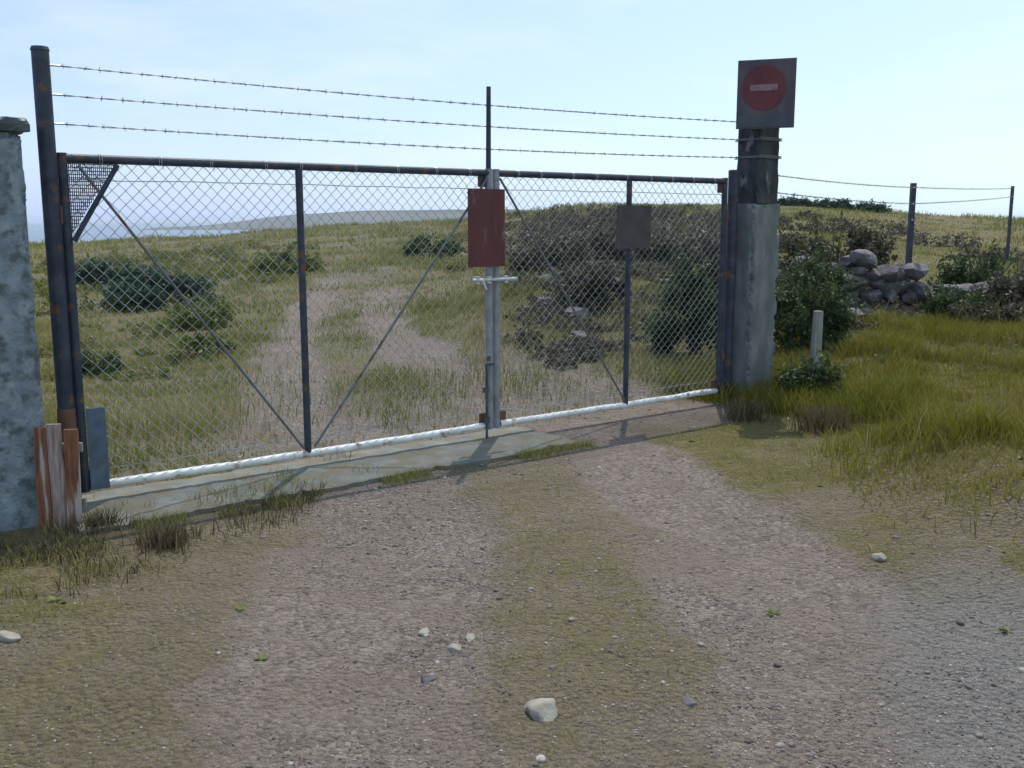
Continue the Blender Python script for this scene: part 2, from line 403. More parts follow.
class MB:
    def __init__(s): s.v = []; s.f = []
    def tube(s, a, b, r, r2=None, seg=10, cap=True):
        a = Vector(a); b = Vector(b); r2 = r if r2 is None else r2
        d = (b - a).normalized()
        u = d.orthogonal().normalized(); v = d.cross(u)
        i = len(s.v)
        for k in range(seg):
            t = 2 * math.pi * k / seg
            o = u * math.cos(t) + v * math.sin(t)
            s.v += [a + o * r, b + o * r2]
        for k in range(seg):
            q = (k + 1) % seg
            s.f.append((i + 2 * k, i + 2 * q, i + 2 * q + 1, i + 2 * k + 1))
        if cap:
            s.f.append(tuple(i + 2 * k for k in reversed(range(seg))))
            s.f.append(tuple(i + 2 * k + 1 for k in range(seg)))
        return s
    def path(s, pts, r, seg=4):
        pts = [Vector(p) for p in pts]
        i = len(s.v)
        for j, p in enumerate(pts):
            d = (pts[min(j + 1, len(pts) - 1)] - pts[max(j - 1, 0)]).normalized()
            u = d.cross(Vector((.31, .23, .92))).normalized(); v = d.cross(u)
            for k in range(seg):
                t = 2 * math.pi * k / seg
                s.v.append(p + (u * math.cos(t) + v * math.sin(t)) * r)
        for j in range(len(pts) - 1):
            for k in range(seg):
                q = (k + 1) % seg
                s.f.append((i + j * seg + k, i + j * seg + q, i + (j + 1) * seg + q, i + (j + 1) * seg + k))
        return s
    def box(s, c, dx, dy, dz, X=Vector((1, 0, 0)), Y=Vector((0, 1, 0)), Z=Vector((0, 0, 1)), top=1.0):
        i = len(s.v); c = Vector(c)
        for sz in (-1, 1):
            k = top if sz > 0 else 1
            for sx, sy in ((-1, -1), (1, -1), (1, 1), (-1, 1)):
                s.v.append(c + X * sx * dx / 2 * k + Y * sy * dy / 2 * k + Z * sz * dz / 2)
        for q in ((3, 2, 1, 0), (4, 5, 6, 7), (0, 1, 5, 4), (1, 2, 6, 5), (2, 3, 7, 6), (3, 0, 4, 7)):
            s.f.append(tuple(i + k for k in q))
        return s
    def chipped(s, c, dx, dy, dz, X, Y, seed, cuts=(14, 12, 64), amt=.03, taper=.0):
        """a masonry block: finely divided box with worn, chipped edges and an uneven face"""
        c = Vector(c); idx = {}
        def vert(i, j, k):
            key = (i, j, k)
            if key not in idx:
                u, v, w_ = i / cuts[0] - .5, j / cuts[1] - .5, k / cuts[2] - .5
                eu, ev, ew = .5 - abs(u), .5 - abs(v), .5 - abs(w_)
                tp = 1 - taper * (w_ + .5)
                p = Vector((u * dx * tp, v * dy * tp, w_ * dz))
                nz_ = mnoise.noise(p * 7 + Vector((seed, 0, 0))) + .6 * mnoise.noise(p * 19 + Vector((0, seed, 0))) + .4 * mnoise.noise(p * 45 + Vector((0, 0, seed)))
                near = sorted((eu * dx, ev * dy, ew * dz))[1]            # metres to the nearest edge
                chip = max(0, 1 - near / .045) * max(0, nz_ * .9 + .18) * amt
                p = Vector((p.x * (1 - 2 * chip / dx), p.y * (1 - 2 * chip / dy), p.z - chip * (1 if w_ > .45 else 0)))
                f = .0035 * nz_
                p += Vector((f if u > 0 else -f, f if v > 0 else -f, 0))
                idx[key] = len(s.v); s.v.append(c + X * p.x + Y * p.y + Vector((0, 0, p.z)))
            return idx[key]
        a, b, d = cuts
        for i in range(a):
            for k in range(d):
                for j in (0, b): s.f.append((vert(i, j, k), vert(i + 1, j, k), vert(i + 1, j, k + 1), vert(i, j, k + 1)))
        for j in range(b):
            for k in range(d):
                for i in (0, a): s.f.append((vert(i, j, k), vert(i, j + 1, k), vert(i, j + 1, k + 1), vert(i, j, k + 1)))
        for i in range(a):
            for j in range(b):
                for k in (0, d): s.f.append((vert(i, j, k), vert(i + 1, j, k), vert(i + 1, j + 1, k), vert(i, j + 1, k)))
        return s
    def build(s, name, mat, parent=None, loc=None, smooth=False, bevel=0, sub=0, rough=0):
        """vertices are world points; loc = the parent's base, subtracted"""
        me = bpy.data.meshes.new(name)
        off = Vector(loc) if loc is not None else Vector((0, 0, 0))
        bm = bmesh.new()
        vv = [bm.verts.new(p - off) for p in s.v]
        for f in s.f:
            try: bm.faces.new([vv[k] for k in f])
            except ValueError: pass
        if sub:
            bmesh.ops.subdivide_edges(bm, edges=bm.edges[:], cuts=sub, use_grid_fill=True)
        if rough:
            for q in bm.verts:
                nv = mnoise.noise_vector(q.co * 5.0 + Vector((3.1, 1.7, 9.2)))
                q.co += Vector(nv) * rough
        if bevel:
            bmesh.ops.bevel(bm, geom=[e for e in bm.edges if len(e.link_faces) == 2 and e.calc_face_angle(0) > .6], offset=bevel, segments=2, affect='EDGES', profile=.6)
        bmesh.ops.recalc_face_normals(bm, faces=bm.faces[:])
        bm.to_mesh(me); bm.free()
        if smooth:
            for pl in me.polygons: pl.use_smooth = True
        me.materials.append(mat)
        o = bpy.data.objects.new(name, me)
        COL.objects.link(o)
        if parent is not None: o.parent = parent
        elif loc is not None: o.location = off
        return o

def tag(o, label=None, cat=None, group=None, kind=None):
    if label: o['label'] = label
    if cat: o['category'] = cat
    if group: o['group'] = group
    if kind: o['kind'] = kind
    return o

def empty(name, loc, label, cat, group=None):
    o = bpy.data.objects.new(name, None); o.location = loc; o.empty_display_size = .1
    COL.objects.link(o)
    return tag(o, label, cat, group)

# ------------------------------------------------------------------ ground and sea
def axis(fine0, fine1, step, lo, hi, grow):
    a = list(np.arange(fine0, fine1 + step / 2, step))
    s = step; p = a[-1]
    while p < hi:
        s = min(s * grow, 8); p += s; a.append(p)
    s = step; p = a[0]
    while p > lo:
        s = min(s * grow, 8); p -= s; a.insert(0, p)
    return np.array(a)
xs = axis(-4.6, 5.2, .042, -260, 260, 1.07)
ys = axis(2.2, 10.5, .042, -90, 170, 1.06)
X, Y = np.meshgrid(xs, ys)
Z = height(X.ravel(), Y.ravel())
V = np.stack([X.ravel(), Y.ravel(), Z], 1)
nx, ny = len(xs), len(ys)
I = np.arange(nx * ny).reshape(ny, nx)
Q = np.stack([I[:-1, :-1], I[:-1, 1:], I[1:, 1:], I[1:, :-1]], -1).reshape(-1, 4)
GW = grass_w(V[:, 0], V[:, 1]); TW = track_w(V[:, 0], V[:, 1])
cen = V[Q].mean(1)
dtr = np.abs(cen[:, 0] - track_c(cen[:, 1]) + (fbm(cen[:, 0] * 1.3, cen[:, 1] * 1.3, 5) - .5) * .7)
on = (dtr < 1.5 * (1 - .32 * sst(8, 14, cen[:, 1]))) & (cen[:, 1] < 32) & (cen[:, 1] > -60)
def sub_mesh(name, mask):
    q = Q[mask]; u, inv = np.unique(q, return_inverse=True)
    o = mesh_np(name, V[u], inv.reshape(-1, 4), None, M['ground'], smooth=True, attrs={'grassy': GW[u], 'rut': TW[u]})
    return tag(o, kind='structure')
sub_mesh('ground', ~on)
sub_mesh('dirt_track', on)

sea = mesh_np('sea', [(-6000, -300, -22), (6000, -300, -22), (6000, 9000, -22), (-6000, 9000, -22)], [(0, 1, 2, 3)], None, M['sea'])
tag(sea, kind='structure')

# far headland across the water
def headland():
    n = 120; vs_, q = [], []
    for i in range(n):
        t = i / (n - 1); x = -900 + 1750 * t
        hh = 26 * (sst(0, .35, t) * (1 - .5 * sst(.8, 1, t))) * (.8 + .4 * fbm(np.array([t * 7]), np.array([.5]), 4)[0]) + .5
        for (dy, k) in ((-160, 0), (-70, .75), (0, 1), (200, .8), (500, 0)):
            vs_.append((x, 2600 + dy, -22 + (22 + hh) * k * (.25 + .75 * float(sst(0, .2, t)))))
    for i in range(n - 1):
        for k in range(4):
            a = i * 5 + k; q.append((a, a + 5, a + 6, a + 1))
    return mesh_np('hills', vs_, q, None, M['far_hill'], smooth=True)
tag(headland(), kind='structure')

# ------------------------------------------------------------------ chain link gate
def chain_mesh(s0, s1, z0, z1, n=0.0, a=.04, r=.0027):
    """woven zigzag wires between two distances along the gate line"""
    K = int((s1 - s0) / a); J = int(round((z1 - z0) / a))
    du = (s1 - s0) / K; dz = (z1 - z0) / J
    mb = MB()
    for k in range(K):
        pts = []
        for j in range(J + 1):
            o = (j + k) % 2
            jit = random.uniform(-.0025, .0025)
            ss, zz = s0 + (k + o) * du, z0 + j * dz
            edge = min(1, (ss - s0) / .25, (s1 - ss) / .25, (zz - z0) / .25, (z1 - zz) / .25)
            q = mnoise.noise_vector(Vector((ss * 1.7, zz * 1.9, s0))) * max(0, edge)
            pts.append(gp(ss + jit * .6 + q.x * .014, zz + jit + q.y * .016 - .006 * max(0, edge), n + q.z * .012 + (.0025 if o else -.0025)))
        mb.path(pts, r, 4)
    return mb

def gate_leaf(s0, s1, label, hinge_left, mid):
    base = gp((s0 if hinge_left else s1), 0, 0)
    t = empty('gate_leaf', base, label, 'gate', 'the two leaves of the wire mesh gate')
    zt, zb = 2.07, .13
    top = MB(); top.tube(gp(s0, zt), gp(s1, zt), .026, seg=14); top.build('top_rail', M['navy_steel'], t, base, smooth=False)
    bt = MB(); bt.path([gp(s0 + .03 + (s1 - s0 - .06) * k / 40, zb + .007 * mnoise.noise(Vector((k * .21, s0, 2))) - .006 * math.sin(math.pi * k / 40), .006 * mnoise.noise(Vector((k * .17, s0, 7)))) for k in range(41)], .026, 14); bt.build('bottom_rail', M['pale_rail'], t, base)
    for s in (s0, s1):
        outer = (s == s0) == hinge_left
        MB().tube(gp(s, zb - .03), gp(s, zt + .03), .027 if outer else .028, seg=14).build('stile', M['navy_steel'] if outer else M['pale_steel'], t, base)
    MB().tube(gp(mid, zb), gp(mid, zt), .024, seg=12).build('mullion', M['navy_steel'], t, base)
    chain_mesh(s0 + .03, s1 - .03, zb + .02, zt - .02, -.012).build('wire_mesh', M['galv_wire'], t, base)
    for zz in (zt - .12, zb + .10): MB().path([gp(s0 + (s1 - s0) * k / 20, zz + random.uniform(-.004, .004), .004) for k in range(21)], .0028, 5).build('tension_wire', M['galv_wire'], t, base)
    for k in range(9):
        q = gp(s0 + (s1 - s0) * (k + .5) / 9 + random.uniform(-.06, .06), zt, 0); b = MB()
        b.path([q + Vector((0, 0, math.cos(a_ * .9) * .031)) + GN * math.sin(a_ * .9) * .031 + GU * a_ * .002 for a_ in range(11)] + [q + GN * .03 + GU * .03 + Vector((0, 0, -.05))], .0018, 4)
        b.build('tie_wire', M['galv'], t, base)
    for (ss, zz, wd_) in ((s0 + .05, zb + .06, .09), (s1 - .05, zb + .06, .09), (s1 - .05, zt - .06, .09)):
        MB().box(gp(ss, zz, -.004), wd_, .005, .09, X=GU, Y=GN).build('corner_plate', M['rusty_steel'], t, base, bevel=.001)
    for zz in (.45, 1.75):
        h = MB(); s = s0 if hinge_left else s1; d = -1 if hinge_left else 1
        h.box(gp(s + d * .055, zz, .0), .11, .02, .05, X=GU, Y=GN)
        h.tube(gp(s + d * .03, zz - .05, .0), gp(s + d * .03, zz + .05, .0), .02, seg=10)
        h.build('hinge', M['rusty_steel'], t, base)
    return t, base

SM = 3.09
leafL, bL = gate_leaf(.03, SM - .035, 'wide wire mesh gate leaf on the left, with diagonal brace and red sign', True, 1.50)
leafR, bR = gate_leaf(SM + .035, GLEN - .10, 'right wire mesh gate leaf hinged beside the thick grey post', False, 4.53)
# braces of the left leaf, dense mesh patch in its top corner, upright rod that carries the barbed wire
MB().tube(gp(.11, 2.03, .02), gp(1.46, .17, .02), .009, seg=10).build('brace', M['brace_steel'], leafL, bL)
MB().tube(gp(SM - .06, 2.03, .02), gp(1.54, .17, .02), .009, seg=10).build('brace', M['brace_steel'], leafL, bL)
MB().tube(gp(.33, 2.04, .02), gp(.06, 1.60, .02), .016, seg=10).build('brace', M['navy_steel'], leafL, bL)
pt = MB()
for k in range(24):
    s = .05 + .26 * k / 23; z0 = 1.63 + .40 * k / 23
    pt.tube(gp(s, z0, .004), gp(s, 2.05, .004), .0030, seg=5, cap=False)
for k in range(20):
    z = 1.66 + .38 * k / 19; s1 = .05 + .26 * (z - 1.63) / .40
    pt.tube(gp(.05, z, .009), gp(s1, z, .009), .0030, seg=5, cap=False)
pt.build('corner_mesh', M['navy_steel'], leafL, bL)
MB().tube(gp(SM - .035, 2.07), gp(SM - .03, 2.70), .02, .017, seg=10).build('wire_support', M['navy_steel'], leafL, bL)
# sliding bolt, drop bolt, kick plate
b = MB(); b.tube(gp(SM - .22, 1.27, .045), gp(SM + .20, 1.27, .045), .014, seg=10)
for s in (SM - .17, SM - .06, SM + .10): b.box(gp(s, 1.27, .036), .03, .03, .055, X=GU, Y=GN)
b.tube(gp(SM - .13, 1.27, .05), gp(SM - .13, 1.20, .10), .008, seg=8)
b.build('sliding_bolt', M['galv'], leafL, bL)
b = MB(); b.tube(gp(SM - .085, .02, .035), gp(SM - .085, .62, .035), .010, seg=8); b.tube(gp(SM - .085, .62, .035), gp(SM - .02, .62, .05), .010, seg=8)
for zz in (.18, .42): b.box(gp(SM - .085, zz, .03), .04, .03, .04, X=GU, Y=GN)
b.build('drop_bolt', M['grey_steel'], leafL, bL)
MB().box(gp(.11, .36, .03), .11, .006, .50, X=GU, Y=GN).build('kick_plate', surf('blue_plate', (.07, .10, .14), (.12, .16, .21), 12, .6, 0, .2, 40, c3=(.12, .07, .05), s3=9, t3=(.6, .7)), leafL, bL)
MB().tube(gp(SM + .06, 2.03, .02), gp(4.50, .17, .02), .009, seg=10).build('brace', M['brace_steel'], leafR, bR)

# ------------------------------------------------------------------ gate posts
base = gp(-.046, 0, 0)
t = empty('gate_post', base, 'tall navy steel gate post with a rusty foot, at the left end of the gate', 'post', 'posts the gate hangs on')
MB().tube(base + Vector((0, 0, .62)), base + Vector((0, 0, 2.66)), .047, seg=20).build('post', M['navy_steel'], t, base)
MB().tube(base + Vector((0, 0, -.15)), base + Vector((0, 0, .622)), .052, seg=20).build('foot', M['rusty_steel'], t, base)
MB().tube(base + Vector((0, 0, 2.655)), base + Vector((0, 0, 2.675)), .052, .045, seg=20).build('cap', M['navy_steel'], t, base)
for zz in (2.58, 2.42, 2.26): MB().tube(base + Vector((0, 0, zz)) + GU * .04, base + Vector((0, 0, zz)) + GU * .10, .006, seg=6).build('wire_hook', M['galv'], t, base)

PR_ = gp(GLEN + .02, 0, 0)
t = empty('gate_post', PR_, 'slim navy steel hinge post standing against the thick grey post', 'post', 'posts the gate hangs on')
MB().tube(PR_ + Vector((0, 0, -.15)), PR_ + Vector((0, 0, 2.16)), .05, seg=16).build('post', M['navy_steel'], t, PR_)
MB().tube(PR_ + Vector((0, 0, 2.155)), PR_ + Vector((0, 0, 2.175)), .055, .045, seg=16).build('cap', M['navy_steel'], t, PR_)

PB = gp(GLEN + .30, 0, .02)
t = empty('corner_post', PB, 'thick weathered grey post that carries the dark sign with a red disc', 'post')
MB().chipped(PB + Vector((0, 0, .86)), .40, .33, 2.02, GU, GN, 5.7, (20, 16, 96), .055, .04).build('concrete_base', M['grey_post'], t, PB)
MB().box(PB + Vector((.02, 0, 2.39)), .29, .25, 1.04, X=GU, Y=GN).build('post', M['backlit_wood'], t, PB, sub=9, rough=.018)
for zz in (2.61, 2.44, 2.28):
    b = MB()
    b.path([PB + Vector((.02, 0, zz + q * .0025)) + GU * sx * .162 + GN * sy * .142 for q, (sx, sy) in enumerate([(-1, -1), (1, -1), (1, 1), (-1, 1)] * 3)], .0035, 5)
    b.build('wire_wrap', M['barb'], t, PB)

# left pillar, set back from the corner of the picture
PLc = Vector((-2.965, 5.55, 0))
t = empty('gate_pillar', PLc, 'blue grey concrete pillar with mossy stains and a flat cap, at the left edge', 'pillar')
mb = MB(); mb.chipped(PLc + Vector((0, 0, 1.02)), .50, .42, 2.34, GU, GN, 3.3, (24, 20, 110), .05)
mb.build('shaft', M['concrete'], t, PLc, smooth=False)
mb = MB(); mb.chipped(PLc + Vector((0, 0, 2.227)), .57, .49, .075, GU, GN, 8.1, (26, 22, 4), .03)
mb.build('cap', M['slate_sign'], t, PLc)

# ------------------------------------------------------------------ signs
def sign_plate(c, wdt, hgt, thick, xdir, mat, name, parent, off, round_=.02, n=None):
    xdir = Vector(xdir).normalized(); nrm = Vector((xdir.y, -xdir.x, 0))
    mb = MB(); mb.box(c, wdt, thick, hgt, X=xdir, Y=nrm)
    return mb.build(name, mat, parent, off, bevel=min(.004, thick * .3))

# red board at the meeting stiles
c = gp(SM - .09, 1.66, .05)
t = empty('gate_sign', c, 'faded dark red board wired to the meeting stiles of the gate', 'sign')
sign_plate(c, .34, .58, .008, GU, M['red_sign'], 'board', t, c)
for (sx, sz) in ((-1, 1), (1, 1), (-1, -1), (1, -1)):
    p = c + GU * sx * .14 + Vector((0, 0, sz * .26)); MB().tube(p - GN * .045, p + GN * .007, .008, seg=8).build('bolt', M['grey_steel'], t, c)
# plum board on the right leaf
c = gp(4.55, 1.66, .045)
t = empty('gate_sign', c, 'small dark plum board fixed to the middle upright of the right leaf', 'sign')
sign_plate(c, .40, .36, .006, GU, surf('plum_board', (.05, .042, .044), (.085, .07, .07), 7, .7, 0, .1, 50), 'board', t, c)
for sx in (-1, 1):
    p = c + GU * sx * .17 + Vector((0, 0, .14)); MB().tube(p - GN * .04, p + GN * .006, .008, seg=8).build('bolt', M['grey_steel'], t, c)
# dark board with red disc on the thick post
sx_ = Vector((.90, .42 - .75, 0)).normalized(); sn = Vector((sx_.y, -sx_.x, 0))
if sn.y > 0: sn = -sn
c = at(766, 94, PB.y - .30)
t = empty('warning_sign', c, 'dark grey board with a red disc and pale bar, on top of the thick post', 'sign')
MB().box(c, .51, .012, .60, X=sx_, Y=sn).build('board', M['dark_sign'], t, c, bevel=.003)
MB().box(c + sn * .009 - Vector((0, 0, .235)), .47, .006, .11, X=sx_, Y=sn).build('lower_strip', M['slate_sign'], t, c)
dc = c + sn * .008 - sx_ * .02 + Vector((0, 0, .055))
MB().tube(dc - sn * .002, dc + sn * .005, .195, seg=40).build('red_disc', M['sign_red_paint'], t, c)
MB().box(dc + sn * .0075, .24, .005, .055, X=sx_, Y=sn).build('pale_bar', M['sign_white'], t, c)
for zz in (.2, -.2):
    b = MB(); b.box(c - sn * .03 + Vector((0, 0, zz)), .30, .03, .04, X=sx_, Y=sn)
    b.tube(c - sn * .04 + Vector((0, 0, zz)), PB + Vector((0, 0, c.z + zz)) + GN * .10, .02, seg=8)
    b.build('bracket', M['grey_steel'], t, c)

# ------------------------------------------------------------------ barbed wire
def barbed(p0, p1, sag, label, group, mids=()):
    p0, p1 = Vector(p0), Vector(p1); n = max(20, int((p1 - p0).length / .04))
    mb = MB(); ax = (p1 - p0).normalized(); side = ax.cross(Vector((0, 0, 1))).normalized()
    c0 = [p0.lerp(p1, k / n) - Vector((0, 0, sag * 4 * (k / n) * (1 - k / n))) for k in range(n + 1)]
    for ph in (0, math.pi):
        mb.path([p + side * .0032 * math.cos(k * 1.1 + ph) + Vector((0, 0, .0032 * math.sin(k * 1.1 + ph))) for k, p in enumerate(c0)], .0024, 4)
    L_ = (p1 - p0).length; q = .06
    while q < L_ - .05:
        k = q / L_ * n; i = int(k); p = c0[i]
        for _ in range(2):
            a = random.uniform(0, math.pi)
            d = (side * math.cos(a) + Vector((0, 0, math.sin(a))) + ax * random.uniform(-.3, .3)).normalized() * .017
            mb.tube(p - d, p + d, .0014, seg=3, cap=False)
        mb.tube(p - ax * .008, p + ax * .008, .0052, seg=6, cap=False)
        q += .11
    o = mb.build('barbed_wire', M['barb'], None, p0)
    return tag(o, label, 'barbed wire', group)

G3 = 'barbed wire strands above the gate'
for zz, lab, sg in ((2.58, 'topmost barbed wire strand stretched above the gate', .03), (2.42, 'middle barbed wire strand of the three above the gate', .025), (2.26, 'lowest barbed wire strand, just above the gate top rail', .03)):
    barbed(gp(.03, zz), gp(GLEN + .13, zz + .03), sg, lab, G3)

# ------------------------------------------------------------------ right hand fence
FPs = [at(905, 330, 14.0), at(1011, 215, 27)]
def angle_post(p, h, label, lean=0):
    g = hz(p.x, p.y); b0 = Vector((p.x, p.y, g))
    t = empty('fence_post', b0, label, 'post', 'posts of the wire fence on the right')
    mb = MB()
    mb.box(b0 + Vector((0, 0, h / 2 - .1)), .065, .008, h + .2)
    mb.box(b0 + Vector((-.028, .034, h / 2 - .1)), .008, .06, h + .2)
    mb.build('post', M['navy_steel'], t, b0)
    for k in range(3): MB().tube(b0 + Vector((0, -.02, h - .06 - k * .22)), b0 + Vector((0, .02, h - .06 - k * .22)), .012, seg=8).build('wire_clip', M['galv'], t, b0)
    return b0
f1 = angle_post(FPs[0], at(905, 183, 14.0).z - hz(FPs[0].x, 14.0), 'thin dark steel fence post rising behind the tumbled stone wall')
f2 = angle_post(FPs[1], at(1013, 186, 27).z - hz(FPs[1].x, 27), 'shorter looking dark fence post farther up the hill, by the right edge of the photo')
h1 = at(905, 183, 14.0).z; h2 = at(1013, 186, 27).z
FW = 'wires of the fence on the right'
for k in range(2):
    z0 = 2.14 - .16 * k
    for (a, bb, lab) in ((PB + Vector((.19, .08, z0)), Vector((f1.x, f1.y, h1 - .06 - k * .22)), ('upper', 'lower')[k] + ' fence wire from the thick post to the thin fence post'),
                         (Vector((f1.x, f1.y, h1 - .06 - k * .22)), Vector((f2.x, f2.y, h2 - .06 - k * .22)), ('upper', 'lower')[k] + ' fence wire from the thin post to the right edge')):
        barbed(a, bb, .02, lab, FW)
# pale stub
p = at(812, 402, 9.3); g = hz(p.x, p.y); b0 = Vector((p.x, p.y, g))
t = MB().box(b0 + Vector((0, 0, .36)), .085, .075, .95, top=.85).build('timber_stake', M['grey_wood'], None, b0, bevel=.006, sub=3, rough=.008)
t.rotation_euler = (0, R(1.5), .3)
tag(t, 'short pale timber stake standing in grass right of the thick post', 'stake')

# ------------------------------------------------------------------ planks by the left pillar
pc = Vector((-2.50, 5.44, 0))
t = empty('plank_guard', pc, 'three upright red brown planks with worn paint, in front of the left gate post foot', 'planks')
for k, (dx, hh, tilt) in enumerate(((-.125, .62, .01), (-.045, .64, -.02), (.04, .61, .015))):
    q = pc + Vector((dx, 0, hh / 2 - .04))
    Zd = Vector((tilt, 0.04, 1)).normalized()
    MB().box(q, .074, .024, hh, X=Vector((1, .18, 0)).normalized(), Y=Vector((-.18, 1, 0)).normalized(), Z=Zd).build('plank', M['red_wood'] if k != 1 else surf('worn_wood', (.20, .13, .10), (.40, .34, .31), 50, .9, 0, .5, 60, c3=(.17, .075, .05), s3=9, t3=(.5, .6), stretch=(1, 1, .12)), t, pc, bevel=.003, sub=3, rough=.004)
for zz in (.14, .46):
    MB().box(pc + Vector((-.04, .032, zz)), .25, .025, .05, X=Vector((1, .18, 0)).normalized(), Y=Vector((-.18, 1, 0)).normalized()).build('batten', M['grey_wood'], t, pc)

# ------------------------------------------------------------------ concrete strip under the gate
mb = MB()
N_ = 60
for i in range(N_ + 1):
    s = -.15 + (SM + .55) * i / N_
    f = .56 + .02 * math.sin(i * .31) + random.uniform(-.012, .012) - (.05 if i % 17 == 5 else 0)
    bk = -.22 + random.uniform(-.02, .02)
    zt = .034 + random.uniform(-.003, .003)
    mb.v += [gp(s, -.10, f + .005), gp(s, zt - .006, f), gp(s, zt, f - .03), gp(s, zt + .004, (f + bk) / 2), gp(s, zt, bk + .02), gp(s, -.10, bk)]
for i in range(N_):
    for k in range(5):
        a = i * 6 + k; mb.f.append((a, a + 6, a + 7, a + 1))
mb.f.append((0, 1, 2, 3, 4, 5)); mb.f.append(tuple(N_ * 6 + k for k in (5, 4, 3, 2, 1, 0)))
o = mb.build('concrete_sill', M['sill']); tag(o, kind='structure')

# ------------------------------------------------------------------ rocks
def rock_bm(r, seed, sub=2, flat=.7, ang=1.0):
    bm = bmesh.new(); bmesh.ops.create_icosphere(bm, subdivisions=sub, radius=1)
    o = Vector((seed * 1.37, seed * 2.11, seed * .73))
    for v in bm.verts:
        d = 1 + .38 * mnoise.noise(v.co * 1.1 + o) + .16 * mnoise.noise(v.co * 2.7 + o)
        # squared-off faces
        m = max(abs(v.co.x), abs(v.co.y), abs(v.co.z))
        v.co = v.co * (d * (1 - .5 * ang + .5 * ang * (1 / max(m, .6)) * .78)) * r
    pr = random.Random(seed * 31 + 5)
    for _ in range(9):
        nv = Vector((pr.gauss(0, 1), pr.gauss(0, 1), pr.gauss(0, 1))).normalized(); dd = r * pr.uniform(.52, .80)
        for v in bm.verts:
            k = v.co.dot(nv) - dd
            if k > 0: v.co -= nv * k * .94
    for v in bm.verts:
        v.co += v.co.normalized() * r * .035 * mnoise.noise(v.co / r * 4.5 + o)
        v.co.z *= flat
    return bm

def rocks_mesh(name, items, mat, loc=None, smooth=False):
    me = bpy.data.meshes.new(name); allbm = bmesh.new()
    off = Vector(loc) if loc is not None else Vector((0, 0, 0))
    for (p, r, flat, sub, seed) in items:
        bm = rock_bm(1, seed, sub, flat)
        rot = Matrix.Rotation(random.uniform(0, 6.28), 4, 'Z') @ Matrix.Rotation(random.uniform(-.25, .25), 4, 'X')
        sc_ = Matrix.Diagonal((r * random.uniform(.9, 1.35), r * random.uniform(.8, 1.1), r, 1))
        bmesh.ops.transform(bm, matrix=Matrix.Translation(Vector(p) - off) @ rot @ sc_, verts=bm.verts)
        tmp = bpy.data.meshes.new('t'); bm.to_mesh(tmp); bm.free()
        allbm.from_mesh(tmp); bpy.data.meshes.remove(tmp)
    allbm.to_mesh(me); allbm.free()
    me.materials.append(mat)
    if smooth:
        for q in me.polygons: q.use_smooth = True
    o = bpy.data.objects.new(name, me); o.location = off; COL.objects.link(o)
    return o

# tumbled dry stone wall
items = []
wx0, wx1 = 3.9, 6.4
sd_ = 0
x = wx0
zc = 0
for course in range(8):
    x = wx0 + random.uniform(0, .2)
    while x < wx1:
        r = random.uniform(.11, .22)
        yy = 13.6 + .12 * (x - wx0)
        tt = (x - wx0) / (wx1 - wx0)
        Hm = .78 * (.62 + .5 * fbm(np.array([x * .9]), np.array([3.3]), 8)[0]) * (1.05 - .25 * tt)
        zz = .08 + course * .155
        if zz < Hm:
            for dep in (-.16, .16):
                if dep > 0 and random.random() < .35: continue
                items.append(((x, yy + dep + random.uniform(-.06, .06), hz(x, yy) + zz + random.uniform(-.03, .03)), r, random.uniform(.55, .8), 2, sd_)); sd_ += 1
        x += r * 1.72
for k in range(60):
    x = random.uniform(wx0 - .3, wx1); y = 13.2 + .12 * (x - wx0) - abs(random.gauss(0, .5))
    r = random.uniform(.07, .17); items.append(((x, y, hz(x, y) + r * .25), r, .65, 2, sd_)); sd_ += 1
wb = (wx0, 13.7, hz(wx0, 13.7))
o = rocks_mesh('dry_stone_wall', items, M['stone'], wb)
tag(o, 'short tumbled grey dry stone wall with dark gaps among scrub, right of the gate', 'wall')

# loose boulders beyond the right leaf, single stones in the foreground
rk = 'boulders on the rough slope behind the right leaf'
for k in range(26):
    px = random.uniform(515, 722); py = random.uniform(245, 345)
    Yd = random.uniform(11.5, 22)
    x = (px - 512) / F * Yd; r = random.uniform(.08, .19)
    o = rocks_mesh('boulder', [((x, Yd, hz(x, Yd) + r * .2), r, .65, 3, 400 + k)], M['stone'], (x, Yd, hz(x, Yd)))
    tag(o, 'rough grey boulder half sunk in scrub behind the right gate leaf', 'boulder', rk)
def ground_at(px, py):
    for Yd in np.arange(2, 40, .02):
        p = at(px, py, Yd)
        if p.z <= hz(p.x, p.y): return p
    return p
for (px, py, r, lab, mt) in ((543, 716, .075, 'pale flat stone lying alone in the middle of the track', 'pale_stone'),
                        (424, 634, .035, 'small pale pebble highest in the stony cluster on the left rut', 'pale_stone'),
                        (455, 652, .042, 'pale pebble at the right side of the stony cluster', 'pale_stone'),
                        (430, 680, .03, 'little grey stone lowest in the stony cluster', 'stone'),
                        (470, 640, .026, 'tiny pale pebble just right of the stony cluster', 'pale_stone'),
                        (690, 705, .034, 'grey stone near the bottom of the right rut', 'stone'),
                        (878, 560, .05, 'pale stone below the grassy bank on the right', 'pale_stone'),
                        (8, 640, .05, 'pale stone on worn grass at the left edge', 'pale_stone'),
                        (835, 415, .12, 'dark stone in the hollow under the grassy bank', 'stone')):
    p = ground_at(px, py)
    o = rocks_mesh('stone', [((p.x, p.y, p.z + r * .22), r, .6, 3, px)], M[mt], p, True)
    tag(o, lab, 'stone')

